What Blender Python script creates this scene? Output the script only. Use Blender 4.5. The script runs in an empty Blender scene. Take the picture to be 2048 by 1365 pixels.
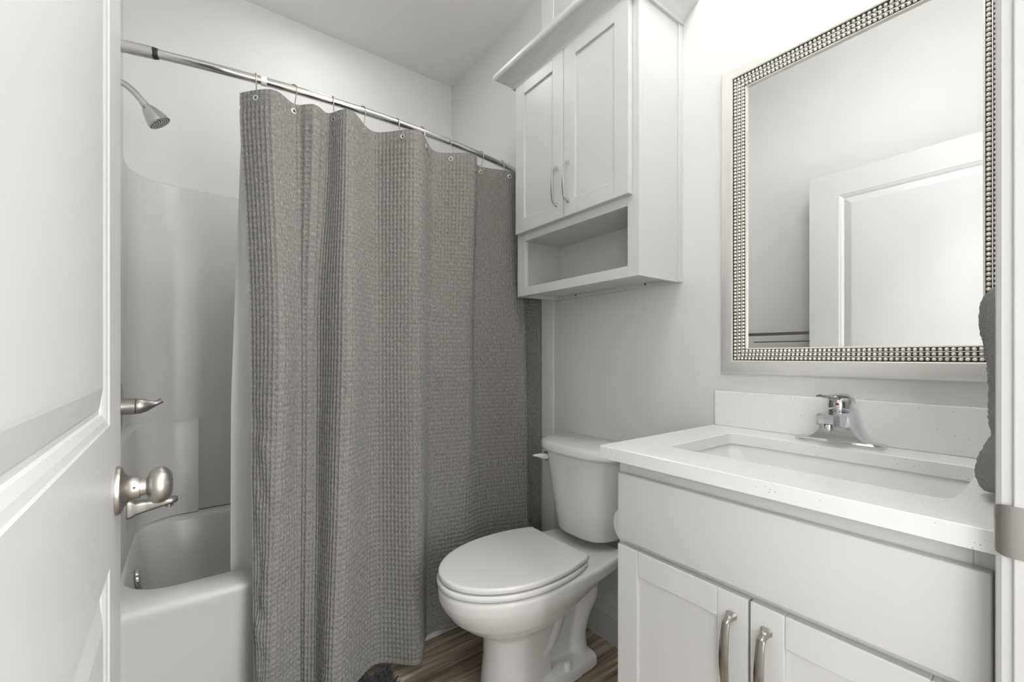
import bpy, bmesh, math, random
import numpy as np
from mathutils import Vector, Matrix, noise

random.seed(4)
SC = bpy.context.scene
COL = SC.collection
PI = math.pi

# ------------------------------------------------------------------ camera
cam_d = bpy.data.cameras.new('camera')
cam = bpy.data.objects.new('camera', cam_d)
COL.objects.link(cam)
cam.location = (0, 0, 1.10)
cam.rotation_euler = (PI / 2, 0, -math.radians(36.77))
cam_d.sensor_width = 36
cam_d.lens = 859 / 2048 * 36
cam_d.shift_y = (712.7 - 682.5) / 2048
cam_d.clip_start = 0.01
SC.camera = cam

# ------------------------------------------------------------------ world / exposure
w = bpy.data.worlds.new('world')
SC.world = w
w.use_nodes = True
w.node_tree.nodes['Background'].inputs[0].default_value = (0.9, 0.92, 1, 1)
w.node_tree.nodes['Background'].inputs[1].default_value = 0.3
SC.view_settings.view_transform = 'Standard'
SC.view_settings.look = 'None'
SC.view_settings.gamma = 1
SC.view_settings.use_curve_mapping = False
SC.view_settings.exposure = 0.38
VANITY_GLOW = 13.0     # emission of the three opal vanity shades
UP_GLOW = 15.0        # bulbs added in the open vanity shades to light the ceiling
CEILING_FILL_GLOW = 16.0     # emission of the unseen globe added as bathroom fill
HALL_FILL_GLOW = 34.0       # emission of the unseen hallway dome added as fill

BACK_FILL_GLOW = 6.8     # emission of the added fill pane straight behind the camera
TUB_FILL_GLOW = 80.0         # emission of the unseen lamp added over the tub
SIDE_FILL_GLOW = 4.8      # emission of the added fill pane on the left hallway wall

# ------------------------------------------------------------------ materials
def mat(name, col=(.8, .8, .8), rough=.5, metal=0., **kw):
    m = bpy.data.materials.new(name)
    m.use_nodes = True
    b = m.node_tree.nodes['Principled BSDF']
    b.inputs['Base Color'].default_value = (*col, 1)
    b.inputs['Roughness'].default_value = rough
    b.inputs['Metallic'].default_value = metal
    for k, v in kw.items():
        b.inputs[k.replace('_', ' ')].default_value = v
    return m

def N(m, t, **kw):
    n = m.node_tree.nodes.new(t)
    for k, v in kw.items():
        setattr(n, k, v)
    return n

def L(m, a, b):
    m.node_tree.links.new(a, b)

def add_bump(m, scale, strength, dist=.002, detail=3, coord='Object', stretch=(1, 1, 1)):
    tc = N(m, 'ShaderNodeTexCoord'); mp = N(m, 'ShaderNodeMapping')
    mp.inputs['Scale'].default_value = stretch
    no = N(m, 'ShaderNodeTexNoise'); bu = N(m, 'ShaderNodeBump')
    no.inputs['Scale'].default_value = scale
    no.inputs['Detail'].default_value = detail
    bu.inputs['Strength'].default_value = strength
    bu.inputs['Distance'].default_value = dist
    L(m, tc.outputs[coord], mp.inputs['Vector']); L(m, mp.outputs[0], no.inputs['Vector'])
    L(m, no.outputs[0], bu.inputs['Height'])
    L(m, bu.outputs[0], m.node_tree.nodes['Principled BSDF'].inputs['Normal'])
    return no

M = {}
M['wall'] = mat('wall_paint', (.70, .70, .692), .55)
add_bump(M['wall'], 150, .35, .0016, 2)
M['ceiling'] = mat('ceiling_paint', (.86, .86, .852), .7)
add_bump(M['ceiling'], 90, .12, .001, 2)
M['trim'] = mat('white_trim_paint', (.62, .618, .61), .35)
M['board'] = mat('gloss_white_board', (.82, .818, .81), .35)
M['doorpaint'] = mat('white_door_paint', (.60, .602, .598), .38)
M['cabinet'] = mat('white_cabinet_paint', (.64, .642, .633), .36)
M['porcelain'] = mat('porcelain', (.77, .767, .755), .18)
M['seatplastic'] = mat('toilet_seat_plastic', (.76, .76, .755), .22)
M['fiberglass'] = mat('tub_fiberglass', (.63, .625, .605), .3)
M['chrome'] = mat('chrome', (.66, .66, .67), .07, 1)
M['nickel'] = mat('brushed_nickel', (.47, .45, .42), .36, 1)
M['nickel2'] = mat('satin_nickel_handles', (.42, .395, .36), .24, 1)
M['rod'] = mat('polished_steel', (.72, .72, .71), .12, 1)
M['steel_light'] = mat('pale_satin_steel', (.62, .615, .60), .3, 1)
M['dark'] = mat('dark_gap', (.03, .03, .03), .6)
M['whiteplastic'] = mat('white_plastic', (.8, .8, .79), .3)
M['paper'] = mat('tissue_paper', (.84, .84, .83), .9)
M['sink'] = mat('sink_porcelain', (.80, .80, .79), .14)
M['frame'] = mat('champagne_silver_frame', (.78, .765, .735), .42, .4)
M['bead'] = mat('pearl_silver_beads', (.90, .88, .82), .3, .35)
M['groove'] = mat('antiqued_groove', (.075, .065, .045), .5, .3)
M['mirror'] = mat('mirror_glass', (.93, .935, .935), .0, 1)
M['red'] = mat('red_dot', (.25, .01, .01), .3)
M['rubber'] = mat('grey_rubber', (.16, .16, .14), .6)

# quartz counter: white with small grey specks
m = M['quartz'] = mat('speckled_white_counter', (.82, .82, .815), .22)
tc = N(m, 'ShaderNodeTexCoord'); v1 = N(m, 'ShaderNodeTexVoronoi'); v1.inputs['Scale'].default_value = 150
nz = N(m, 'ShaderNodeTexNoise'); nz.inputs['Scale'].default_value = 22
r1 = N(m, 'ShaderNodeValToRGB'); r1.color_ramp.elements[0].position = .10; r1.color_ramp.elements[1].position = .17
r1.color_ramp.elements[0].color = (1, 1, 1, 1); r1.color_ramp.elements[1].color = (0, 0, 0, 1)
r2 = N(m, 'ShaderNodeValToRGB'); r2.color_ramp.elements[0].position = .55; r2.color_ramp.elements[1].position = .58
mu = N(m, 'ShaderNodeMath', operation='MULTIPLY'); mx = N(m, 'ShaderNodeMixRGB')
mx.inputs[1].default_value = (.80, .80, .793, 1); mx.inputs[2].default_value = (.36, .35, .34, 1)
L(m, tc.outputs['Object'], v1.inputs['Vector']); L(m, tc.outputs['Object'], nz.inputs['Vector'])
L(m, v1.outputs['Distance'], r1.inputs[0]); L(m, nz.outputs[0], r2.inputs[0])
L(m, r1.outputs[0], mu.inputs[0]); L(m, r2.outputs[0], mu.inputs[1]); L(m, mu.outputs[0], mx.inputs[0])
L(m, mx.outputs[0], m.node_tree.nodes['Principled BSDF'].inputs['Base Color'])

# wood-look plank floor, planks run along X
m = M['floor'] = mat('wood_look_plank_tile', (.2, .15, .11), .38)
tc = N(m, 'ShaderNodeTexCoord')
br = N(m, 'ShaderNodeTexBrick'); br.offset = .37
for k, v in (('Scale', 1), ('Mortar Size', .0016), ('Brick Width', .92), ('Row Height', .15), ('Bias', 0)):
    br.inputs[k].default_value = v
br.inputs['Color1'].default_value = (.0, .0, .0, 1); br.inputs['Color2'].default_value = (1, 1, 1, 1)
br.inputs['Mortar'].default_value = (.5, .5, .5, 1)
mp = N(m, 'ShaderNodeMapping'); mp.inputs['Scale'].default_value = (1.4, 26, 1)
ad = N(m, 'ShaderNodeVectorMath', operation='ADD')
gr = N(m, 'ShaderNodeTexNoise'); gr.inputs['Scale'].default_value = 1.8; gr.inputs['Detail'].default_value = 7; gr.inputs['Distortion'].default_value = .6
cr = N(m, 'ShaderNodeValToRGB')
cr.color_ramp.elements[0].position = .30; cr.color_ramp.elements[0].color = (.095, .075, .055, 1)
cr.color_ramp.elements[1].position = .72; cr.color_ramp.elements[1].color = (.66, .57, .46, 1)
e = cr.color_ramp.elements.new(.5); e.color = (.31, .255, .195, 1)
mm = N(m, 'ShaderNodeMixRGB', blend_type='MULTIPLY'); mm.inputs[0].default_value = 1
vr = N(m, 'ShaderNodeValToRGB'); vr.color_ramp.elements[0].color = (.72, .68, .64, 1); vr.color_ramp.elements[1].color = (1.25, 1.25, 1.25, 1)
mo = N(m, 'ShaderNodeMixRGB'); mo.inputs[2].default_value = (.11, .10, .085, 1)
L(m, tc.outputs['Object'], br.inputs['Vector']); L(m, tc.outputs['Object'], mp.inputs['Vector'])
L(m, mp.outputs[0], ad.inputs[0]); L(m, br.outputs['Color'], ad.inputs[1])
L(m, ad.outputs[0], gr.inputs['Vector']); L(m, gr.outputs[0], cr.inputs[0])
L(m, br.outputs['Color'], vr.inputs[0]); L(m, cr.outputs[0], mm.inputs[1]); L(m, vr.outputs[0], mm.inputs[2])
L(m, br.outputs['Fac'], mo.inputs[0]); L(m, mm.outputs[0], mo.inputs[1])
L(m, mo.outputs[0], m.node_tree.nodes['Principled BSDF'].inputs['Base Color'])

# heathered waffle cloth: yarn colour changes thread by thread
def cloth(name, a, b, c, su=900, sv=900, bump=.25):
    m = mat(name, b, .95)
    m.node_tree.nodes['Principled BSDF'].inputs['Specular IOR Level'].default_value = .15
    uv = N(m, 'ShaderNodeTexCoord')
    outs = []
    for st in ((60, 900, 1), (900, 60, 1)):
        mp = N(m, 'ShaderNodeMapping'); mp.inputs['Scale'].default_value = st
        n_ = N(m, 'ShaderNodeTexNoise'); n_.inputs['Scale'].default_value = 1; n_.inputs['Detail'].default_value = 2
        L(m, uv.outputs['UV'], mp.inputs['Vector']); L(m, mp.outputs[0], n_.inputs['Vector']); outs.append(n_.outputs[0])
    av = N(m, 'ShaderNodeMath', operation='ADD'); L(m, outs[0], av.inputs[0]); L(m, outs[1], av.inputs[1])
    hf = N(m, 'ShaderNodeMath', operation='MULTIPLY'); hf.inputs[1].default_value = .5; L(m, av.outputs[0], hf.inputs[0])
    r = N(m, 'ShaderNodeValToRGB'); r.color_ramp.elements[0].position = .38; r.color_ramp.elements[1].position = .62
    r.color_ramp.elements[0].color = (*a, 1); r.color_ramp.elements[1].color = (*c, 1)
    e = r.color_ramp.elements.new(.5); e.color = (*b, 1)
    L(m, hf.outputs[0], r.inputs[0]); L(m, r.outputs[0], m.node_tree.nodes['Principled BSDF'].inputs['Base Color'])
    bu = N(m, 'ShaderNodeBump'); bu.inputs['Strength'].default_value = bump; bu.inputs['Distance'].default_value = .001
    L(m, hf.outputs[0], bu.inputs['Height']); L(m, bu.outputs[0], m.node_tree.nodes['Principled BSDF'].inputs['Normal'])
    return m
M['curtain'] = cloth('grey_waffle_cloth', (.165, .16, .148), (.24, .234, .218), (.33, .322, .303), bump=.5)

m = M['liner'] = mat('white_vinyl_liner', (.93, .93, .92), .35)
tl_ = N(m, 'ShaderNodeBsdfTranslucent'); tl_.inputs[0].default_value = (.9, .9, .89, 1)
ms_ = N(m, 'ShaderNodeMixShader'); ms_.inputs[0].default_value = .35
L(m, m.node_tree.nodes['Principled BSDF'].outputs[0], ms_.inputs[1]); L(m, tl_.outputs[0], ms_.inputs[2]); L(m, ms_.outputs[0], m.node_tree.nodes['Material Output'].inputs['Surface'])

m = M['terry'] = mat('grey_terry_cloth', (.26, .256, .248), 1.)
add_bump(m, 420, 1., .004, 2)
M['shag'] = mat('charcoal_shag', (.055, .056, .06), .9)
M['glow'] = mat('opal_shade', (.9, .9, .88), .4, Emission_Color=(1, .985, .965, 1), Emission_Strength=VANITY_GLOW)
M['bulb'] = mat('bulb_glow', (.9, .9, .88), .4, Emission_Color=(1, .985, .965, 1), Emission_Strength=UP_GLOW)
M['dome'] = mat('opal_dome', (.9, .9, .88), .4, Emission_Color=(1, .985, .96, 1), Emission_Strength=CEILING_FILL_GLOW)
M['daylight'] = mat('daylit_pane', (.9, .9, .9), .2, Emission_Color=(.97, .985, 1, 1), Emission_Strength=SIDE_FILL_GLOW)
M['daylight_back'] = mat('daylit_pane_behind', (.9, .9, .9), .2, Emission_Color=(.97, .985, 1, 1), Emission_Strength=BACK_FILL_GLOW)
M['canlens'] = mat('recessed_lens', (.9, .9, .88), .4, Emission_Color=(1, .985, .96, 1), Emission_Strength=TUB_FILL_GLOW)
M['hallglow'] = mat('hall_opal_dome', (.9, .9, .88), .4, Emission_Color=(1, .99, .975, 1), Emission_Strength=HALL_FILL_GLOW)

# ------------------------------------------------------------------ building helpers
ORI = {}
def tag(o, label=None, cat=None, group=None, kind=None):
    if label: o['label'] = label
    if cat: o['category'] = cat
    if group: o['group'] = group
    if kind: o['kind'] = kind
    return o

def thing(name, label, cat, loc=(0, 0, 0), group=None, kind=None, rz=0):
    o = bpy.data.objects.new(name, None)
    o.empty_display_size = .05
    COL.objects.link(o); o.location = loc; o.rotation_euler = (0, 0, rz)
    ORI[o.name] = Vector(loc)
    return tag(o, label, cat, group, kind)

class MB:
    def __init__(s): s.v = []; s.f = []
    def add(s, vs, fs):
        k = len(s.v); s.v += [tuple(p) for p in vs]; s.f += [tuple(i + k for i in f) for f in fs]; return s
    def box(s, x0, x1, y0, y1, z0, z1, bev=0., seg=2):
        bm = bmesh.new(); bmesh.ops.create_cube(bm, size=1)
        for v in bm.verts:
            v.co = Vector(((x0 + x1) / 2 + v.co.x * (x1 - x0), (y0 + y1) / 2 + v.co.y * (y1 - y0), (z0 + z1) / 2 + v.co.z * (z1 - z0)))
        if bev: bmesh.ops.bevel(bm, geom=bm.edges[:], offset=bev, segments=seg, affect='EDGES', profile=.5)
        return s.bm(bm)
    def bm(s, bm):
        bm.verts.index_update()
        s.add([v.co[:] for v in bm.verts], [[v.index for v in f.verts] for f in bm.faces]); bm.free(); return s
    def loft(s, loops, cap0=True, cap1=True, closed=True):
        n = len(loops[0]); vs = [p for l in loops for p in l]; fs = []
        for i in range(len(loops) - 1):
            for j in range(n if closed else n - 1):
                k = (j + 1) % n
                fs.append((i * n + j, i * n + k, (i + 1) * n + k, (i + 1) * n + j))
        if cap0: fs.append(tuple(range(n))[::-1])
        if cap1: fs.append(tuple((len(loops) - 1) * n + j for j in range(n)))
        return s.add(vs, fs)
    def tube(s, path, r, n=14, cap=True, closed=False, sx=1., sy=1., up0=None):
        P = [Vector(p) for p in path]; R = r if isinstance(r, (list, tuple)) else [r] * len(P)
        loops = []; up = Vector(up0) if up0 else None
        for i, p in enumerate(P):
            if closed: t = P[(i + 1) % len(P)] - P[i - 1]
            else: t = P[min(i + 1, len(P) - 1)] - P[max(i - 1, 0)]
            t.normalize()
            if up is None:
                up = Vector((0, 0, 1)) if abs(t.z) < .9 else Vector((0, 1, 0))
            a = t.cross(up).normalized(); b = a.cross(t).normalized(); up = b
            loops.append([p + (a * math.cos(2 * PI * k / n) * sx + b * math.sin(2 * PI * k / n) * sy) * R[i] for k in range(n)])
        if closed: loops.append(loops[0]); cap = False
        return s.loft(loops, cap, cap)
    def lathe(s, prof, org, axis, n=32, cap=True):
        ax = Vector(axis).normalized(); u = ax.orthogonal().normalized(); v_ = ax.cross(u); o = Vector(org)
        loops = [[o + ax * h + (u * math.cos(2 * PI * k / n) + v_ * math.sin(2 * PI * k / n)) * max(r, 1e-5) for k in range(n)] for r, h in prof]
        return s.loft(loops, cap, cap)
    def sphere(s, c, r, nu=14, nv=8, sc=(1, 1, 1)):
        loops = []
        for i in range(1, nv):
            t = PI * i / nv
            loops.append([(c[0] + sc[0] * r * math.sin(t) * math.cos(2 * PI * k / nu), c[1] + sc[1] * r * math.sin(t) * math.sin(2 * PI * k / nu), c[2] - sc[2] * r * math.cos(t)) for k in range(nu)])
        return s.loft(loops)
    def build(s, name, m, parent=None, smooth=None, local=False, label=None, cat=None, group=None, kind=None, uv=None):
        o0 = Vector((0, 0, 0)) if (local or parent is None) else ORI[parent.name]
        me = bpy.data.meshes.new(name)
        me.from_pydata([(p[0] - o0.x, p[1] - o0.y, p[2] - o0.z) for p in s.v], [], s.f)
        bm = bmesh.new(); bm.from_mesh(me); bmesh.ops.recalc_face_normals(bm, faces=bm.faces[:]); bm.to_mesh(me); bm.free()
        me.materials.append(m)
        if smooth:
            me.polygons.foreach_set('use_smooth', [True] * len(me.polygons))
            me.set_sharp_from_angle(angle=math.radians(smooth))
        o = bpy.data.objects.new(name, me); COL.objects.link(o)
        ORI[o.name] = o0
        if parent is not None: o.parent = parent
        return tag(o, label, cat, group, kind)

def rrect(x0, x1, y0, y1, r, z, n=6):
    out = []
    for cx, cy, a0 in ((x1 - r, y1 - r, 0), (x0 + r, y1 - r, 90), (x0 + r, y0 + r, 180), (x1 - r, y0 + r, 270)):
        for k in range(n + 1):
            a = math.radians(a0 + 90 * k / n); out.append((cx + r * math.cos(a), cy + r * math.sin(a), z))
    return out

def crom(P, t):
    i = min(int(t), len(P) - 2); f = t - i
    p0 = P[max(i - 1, 0)]; p1 = P[i]; p2 = P[i + 1]; p3 = P[min(i + 2, len(P) - 1)]
    return tuple(.5 * (2 * b + (c - a) * f + (2 * a - 5 * b + 4 * c - d) * f * f + (3 * b - a - 3 * c + d) * f ** 3) for a, b, c, d in zip(p0, p1, p2, p3))

def spline(P, n): return [crom(P, (len(P) - 1) * k / n * .999999) for k in range(n + 1)]

# ------------------------------------------------------------------ dimensions
W = 1.30          # right wall
XL = -.224        # left wall
YB = 2.37         # back wall
YF = .048         # bathroom face of the entry wall
YH = -.07         # hall face of the entry wall
CZ = 2.775        # ceiling
JL, JR, JT = -.112, .72, 2.06   # door opening
YHB = -1.5        # hall far wall
T = .1

# ------------------------------------------------------------------ room shell
def struct(name, mb, m, label=None, smooth=None):
    return mb.build(name, m, None, smooth, kind='structure', label=label)
struct('floor', MB().box(-1.2, W + T, YHB - T, YB + T, -T, 0), M['floor'], 'brown and grey wood look plank floor under the toilet')
struct('ceiling', MB().box(-1.2, W + T, YHB - T, YB + T, CZ, CZ + T), M['ceiling'], 'plain pale ceiling above the shower')
struct('wall_right', MB().box(W, W + T, YHB - T, YB + T, 0, CZ), M['wall'], 'light grey textured wall behind the mirror and toilet')
struct('wall_back', MB().box(XL - T, W, YB, YB + T, 0, CZ), M['wall'], 'light grey wall above the tub at the far end')
struct('wall_left', MB().box(XL - T, XL, YF, YB, 0, CZ), M['wall'], 'light grey wall carrying the shower head, behind the open door')
struct('wall_front', MB().box(-1.1, JL - .014, YH, YF, 0, CZ).box(JR + .014, W, YH, YF, 0, CZ).box(JL - .014, JR + .014, YH, YF, JT, CZ), M['wall'], 'entry wall around the doorway')
struct('wall_hall', MB().box(-1.2, W, YHB - T, YHB, 0, CZ).box(-1.2, -1.1, YHB, YF, 0, CZ), M['wall'], 'plain hallway wall outside the door')

def basebd(name, prof_dir, a, b, fixed, label):
    # prof in (offset from wall, z)
    prof = [(0, 0), (.015, 0), (.015, .105), (.011, .116), (.008, .128), (.004, .134), (0, .135)]
    mb = MB(); loops = []
    for t in (a, b):
        if prof_dir == 'x-': loops.append([(fixed - p, t, z) for p, z in prof])
        if prof_dir == 'x+': loops.append([(fixed + p, t, z) for p, z in prof])
    mb.loft(loops); struct(name, mb, M['trim'], label)
basebd('baseboard_right', 'x-', .662, 1.424, W, 'white baseboard on the right wall behind the toilet')
basebd('baseboard_left', 'x+', .05, 1.424, XL, 'white baseboard on the left wall behind the door')

# flat white boards covering the joint between tub unit and walls
struct('trim_1', MB().box(W - .005, W, 1.426, 1.506, 0, CZ, .0008), M['board'], 'tall flat white board on the right wall in front of the tub')
struct('trim_2', MB().box(XL, XL + .005, 1.426, 1.506, 0, CZ, .0008), M['board'], 'tall flat white board on the left wall in front of the tub')

# door jambs with casing and the strike plate
def jamb(name, x0, x1, stop, cx0, cx1, label):
    s = MB().box(x0, x1, YH, YF, 0, JT - .012, .0015)
    s.box(*stop, YH + .03, YF - .038, 0, JT - .012, .002)
    o = struct(name, s, M['trim'], label)
    c = MB()
    lo, hi = sorted((cx0, cx1)); inner = cx0; d = 1 if cx1 > cx0 else -1
    prof = [(0, 0), (0, .009), (.004, .013), (.010, .0145), (.018, .0125), (.026, .0125), (.045, .016), (.056, .016), (.058, 0)]
    for yb, sg in ((YF, 1), (YH, -1)):
        c.loft([[(inner + d * u, yb + sg * h, z) for u, h in prof] for z in (0, JT + .05)])
    c.build('casing', M['trim'], o)
    return o
jr = jamb('trim_3', JR, JR + .014, (JR - .011, JR), JR + .0055, JR + .07, 'white door jamb at the right edge with a latch plate')
jl = jamb('trim_4', JL - .014, JL, (JL, JL + .011), JL - .0055, JL - .07, 'white hinge side door jamb on the left')
s = MB().box(JL, JR, YH, YF, JT - .012, JT, .001).box(JL - .064, JR + .064, YF, YF + .015, JT + .002, JT + .06, .003).box(JL - .064, JR + .064, YH - .015, YH, JT + .002, JT + .06, .003)
struct('trim_5', s, M['trim'], 'white head jamb over the doorway')
# strike plate: plate on the jamb face, rounded lip curving round the jamb edge
s = MB(); zc = .907; loops = []
path = [(JR - .0015, .010), (JR - .0015, .040), (JR - .0012, .048), (JR + .0005, .055), (JR + .005, .0615), (JR + .010, .0635)]
for i, (x, y) in enumerate(path):
    hh = [.0285, .0285, .0285, .0285, .0265, .021][i]
    loops.append([(x, y, zc - hh), (x, y, zc + hh)])
n = len(path)
vs = [p for l in loops for p in l] + [(p[0] + .0012, p[1] - .0012, p[2]) for l in loops for p in l]
fs = []
for i in range(n - 1):
    fs += [(2 * i, 2 * i + 1, 2 * i + 3, 2 * i + 2), (2 * n + 2 * i, 2 * n + 2 * i + 2, 2 * n + 2 * i + 3, 2 * n + 2 * i + 1)]
    fs += [(2 * i, 2 * i + 2, 2 * n + 2 * i + 2, 2 * n + 2 * i), (2 * i + 1, 2 * n + 2 * i + 1, 2 * n + 2 * i + 3, 2 * i + 3)]
fs += [(0, 2 * n, 2 * n + 1, 1), (2 * n - 2, 2 * n - 1, 4 * n - 1, 4 * n - 2)]
s.add(vs, fs).build('strike_plate', M['nickel'], jr, 40, label='brushed nickel latch strike plate')

# ------------------------------------------------------------------ open door
door = thing('door_1', 'white two panel door standing open on the left', 'door', (-.072, .062, 0), kind='structure', rz=math.radians(1.05))
DW, DT, DZ0, DZ1 = .832, .035, .012, 2.045
def door_face(mb, x, sg):
    # panelled face in the local YZ plane; sg = outward direction along X
    y0, y1 = .0, DW
    st = .132
    zs = [(.24, .823), (1.009, 1.925)]
    ya, yb = st, DW - st
    g = [(ya, yb, a, b) for a, b in zs]
    V = []; F = []
    def q(*p): k = len(V); V.extend(p); F.append((k, k + 1, k + 2, k + 3))
    P = lambda y, z, d=0: (x + sg * d, y, z)
    q(P(y0, DZ0), P(ya, DZ0), P(ya, DZ1), P(y0, DZ1)); q(P(yb, DZ0), P(y1, DZ0), P(y1, DZ1), P(yb, DZ1))
    for a, b in ((DZ0, zs[0][0]), (zs[0][1], zs[1][0]), (zs[1][1], DZ1)):
        q(P(ya, a), P(yb, a), P(yb, b), P(ya, b))
    prof = [(0, 0), (.002, -.0015), (.009, -.0030), (.016, -.0062), (.018, -.0085), (.023, -.0085), (.026, -.0070), (.052, -.0012), (.056, -.0010)]
    for a, b, c, d in g:
        loops = [[P(a + o, c + o, h), P(b - o, c + o, h), P(b - o, d - o, h), P(a + o, d - o, h)] for o, h in prof]
        k = len(V)
        for l in loops: V.extend(l)
        for i in range(len(loops) - 1):
            for j in range(4):
                F.append((k + 4 * i + j, k + 4 * i + (j + 1) % 4, k + 4 * i + 4 + (j + 1) % 4, k + 4 * i + 4 + j))
        e = k + 4 * (len(loops) - 1); F.append((e, e + 1, e + 2, e + 3))
    mb.add(V, F)
mb = MB(); door_face(mb, 0, 1); door_face(mb, -DT, -1)
mb.add([(0, 0, DZ0), (0, DW, DZ0), (0, DW, DZ1), (0, 0, DZ1), (-DT, 0, DZ0), (-DT, DW, DZ0), (-DT, DW, DZ1), (-DT, 0, DZ1)],
       [(1, 2, 6, 5), (0, 4, 7, 3), (3, 7, 6, 2), (0, 1, 5, 4)])
bm = bmesh.new()
leaf = mb.build('door_leaf', M['doorpaint'], door, None, local=True)
def knob(x, sg):
    yk, zk = DW - .062, .907
    k = MB()
    kp = [(.0, 0), (.034, 0), (.0345, .003), (.033, .006), (.0255, .0085), (.0195, .013), (.0165, .018), (.0155, .0245), (.0155, .0262), (.0125, .0266), (.0120, .033),
          (.0130, .0340), (.0175, .0352), (.0225, .0378), (.0258, .0415), (.0272, .0462), (.0270, .0505), (.0255, .0550), (.0222, .0592), (.0175, .0622), (.012, .0637), (.006, .0643), (.0, .0644)]
    k.lathe(kp, (x, yk, zk), (sg, 0, 0), 48)
    kn = k.build('door_knob', M['nickel'], door, 45, local=True, label='brushed nickel round door knob')
    MB().lathe([(0, -.001), (.0016, -.001), (.0016, .0008), (0, .0008)], (x + sg * .0205, yk - .0152, zk + .004), (0, -1, .2), 10).build('pin_hole', M['dark'], kn, local=True)
knob(0, 1); knob(-DT, -1)
for zz in (.25, 1.03, 1.80):
    MB().lathe([(0, 0), (.006, 0), (.006, .09), (0, .09)], (-.001, -.005, zz - .045), (0, 0, 1), 12).build('hinge', M['nickel'], door, 40, local=True)

# ------------------------------------------------------------------ bathtub and surround
YT = 1.514
tub = thing('bathtub', 'white alcove bathtub behind the grey shower curtain', 'bathtub', (.54, 1.94, 0))
mb = MB()
def tl(x0, x1, y0, y1, r, z): return rrect(x0, x1, y0, y1, r, z, 8)
X0, X1 = XL + .002, W - .002
mb.loft([tl(X0, X1, YT + .014, YB - .002, .004, 0), tl(X0, X1, YT + .014, YB - .002, .004, .06), tl(X0, X1, YT + .010, YB - .002, .004, .30), tl(X0, X1, YT + .003, YB - .002, .004, .385),
         tl(X0, X1, YT, YB - .002, .004, .40), tl(X0, X1, YT + .003, YB - .002, .004, .412), tl(X0 + .002, X1 - .002, YT + .014, YB - .004, .006, .420),
         tl(-.172, 1.19, 1.612, 2.292, .14, .422), tl(-.166, 1.185, 1.622, 2.285, .135, .418), tl(-.160, 1.18, 1.630, 2.278, .13, .405),
         tl(-.135, 1.13, 1.655, 2.255, .13, .25), tl(-.115, 1.08, 1.675, 2.235, .13, .13), tl(-.085, 1.03, 1.70, 2.205, .12, .085), tl(-.02, .96, 1.76, 2.14, .10, .072)], True, True)
mb.build('tub_basin', M['fiberglass'], tub, 50)
ov = MB().lathe([(.0, 0), (.037, 0), (.040, .004), (.038, .010), (.024, .013), (.012, .012), (0, .011)], (-.147, 1.925, .338), (1, 0, .16), 32).build('overflow_plate', M['chrome'], tub, 40)
MB().box(-.1405, -.1345, 1.920, 1.930, .303, .311).build('overflow_slot', M['dark'], ov)
MB().lathe([(0, 0), (.03, 0), (.028, .004), (0, .006)], (.02, 1.94, .0725), (0, 0, 1), 24).build('drain', M['chrome'], tub, 40)

sur = thing('shower_surround', 'glossy white wall panels lining the shower above the tub', 'shower surround', (.54, 1.94, .42))
def upath(off, r, ya, yend, xb=None, n=10):
    # U-shaped path of the panel face: left leg, rounded corners, back, right leg
    xl, xr, yb = XL + .026 + off, W - .026 - off, YB - .022 - off
    p = [(xl, ya)]
    for k in range(n + 1):
        a = PI - (PI / 2) * k / n; p.append((xl + r + r * math.cos(a), yb - r + r * math.sin(a)))
    if xb is not None: return p + [(xb, yb)]
    for k in range(n + 1):
        a = PI / 2 - (PI / 2) * k / n; p.append((xr - r + r * math.cos(a), yb - r + r * math.sin(a)))
    return p + [(xr, yend)]
def panel(mb, off, r, z0, z1, ya, yend, xb=None, back=.02, slope=.0):
    f = upath(off, r, ya, yend, xb); b = upath(off - back, r + back, ya, yend, xb)
    fi = upath(off - .004, r + .004, ya, yend, xb)
    n = len(f)
    rows = [[(x, y, z0) for x, y in b], [(x, y, z0) for x, y in f], [(x, y, z1 - .006 - slope) for x, y in f], [(x, y, z1 - .002 - slope * .6) for x, y in fi], [(x, y, z1) for x, y in b]]
    vs = [p for r_ in rows for p in r_]; fs = []
    for i in range(len(rows)):
        k = (i + 1) % len(rows)
        for j in range(n - 1): fs.append((i * n + j, i * n + j + 1, k * n + j + 1, k * n + j))
    fs.append(tuple(i * n for i in range(len(rows)))); fs.append(tuple(i * n + n - 1 for i in range(len(rows)))[::-1])
    mb.add(vs, fs)
mb = MB(); panel(mb, 0, .17, .424, 1.835, 1.514, 1.514); mb.build('wall_panel', M['fiberglass'], sur, 40)
mb = MB(); panel(mb, .026, .145, .424, .826, 1.70, 0, .026, .0255, .012); mb.build('raised_panel', M['fiberglass'], sur, 40)

# ------------------------------------------------------------------ shower fittings on the left wall
YS = 1.94
sh = thing('showerhead', 'chrome shower head on a bent arm high on the left', 'shower head', (XL, YS, 2.02))
MB().lathe([(0, 0), (.03, 0), (.028, .006), (.014, .012), (0, .012)], (XL, YS, 2.02), (1, 0, 0), 24).build('wall_flange', M['chrome'], sh, 40)
arm = spline([(XL + .002, YS, 2.02), (-.200, YS, 2.021), (-.178, YS, 2.016), (-.158, YS, 2.002), (-.142, YS, 1.984), (-.128, YS, 1.967)], 24)
MB().tube(arm, .0105, 16).build('shower_arm', M['chrome'], sh, 50)
ax = Vector((.62, 0, -.78)).normalized(); o = Vector((-.131, YS, 1.970))
hd = MB().lathe([(0, -.002), (.0125, -.002), (.0125, .010), (.010, .0115), (.010, .014), (.017, .0155), (.0215, .022), (.027, .036), (.0325, .052), (.0355, .064), (.0362, .070), (.0345, .0725), (.0330, .0700), (0, .0700)], o, ax, 40).build('spray_head', M['chrome'], sh, 40)
mb = MB(); u = ax.orthogonal().normalized(); v = ax.cross(u)
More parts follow.
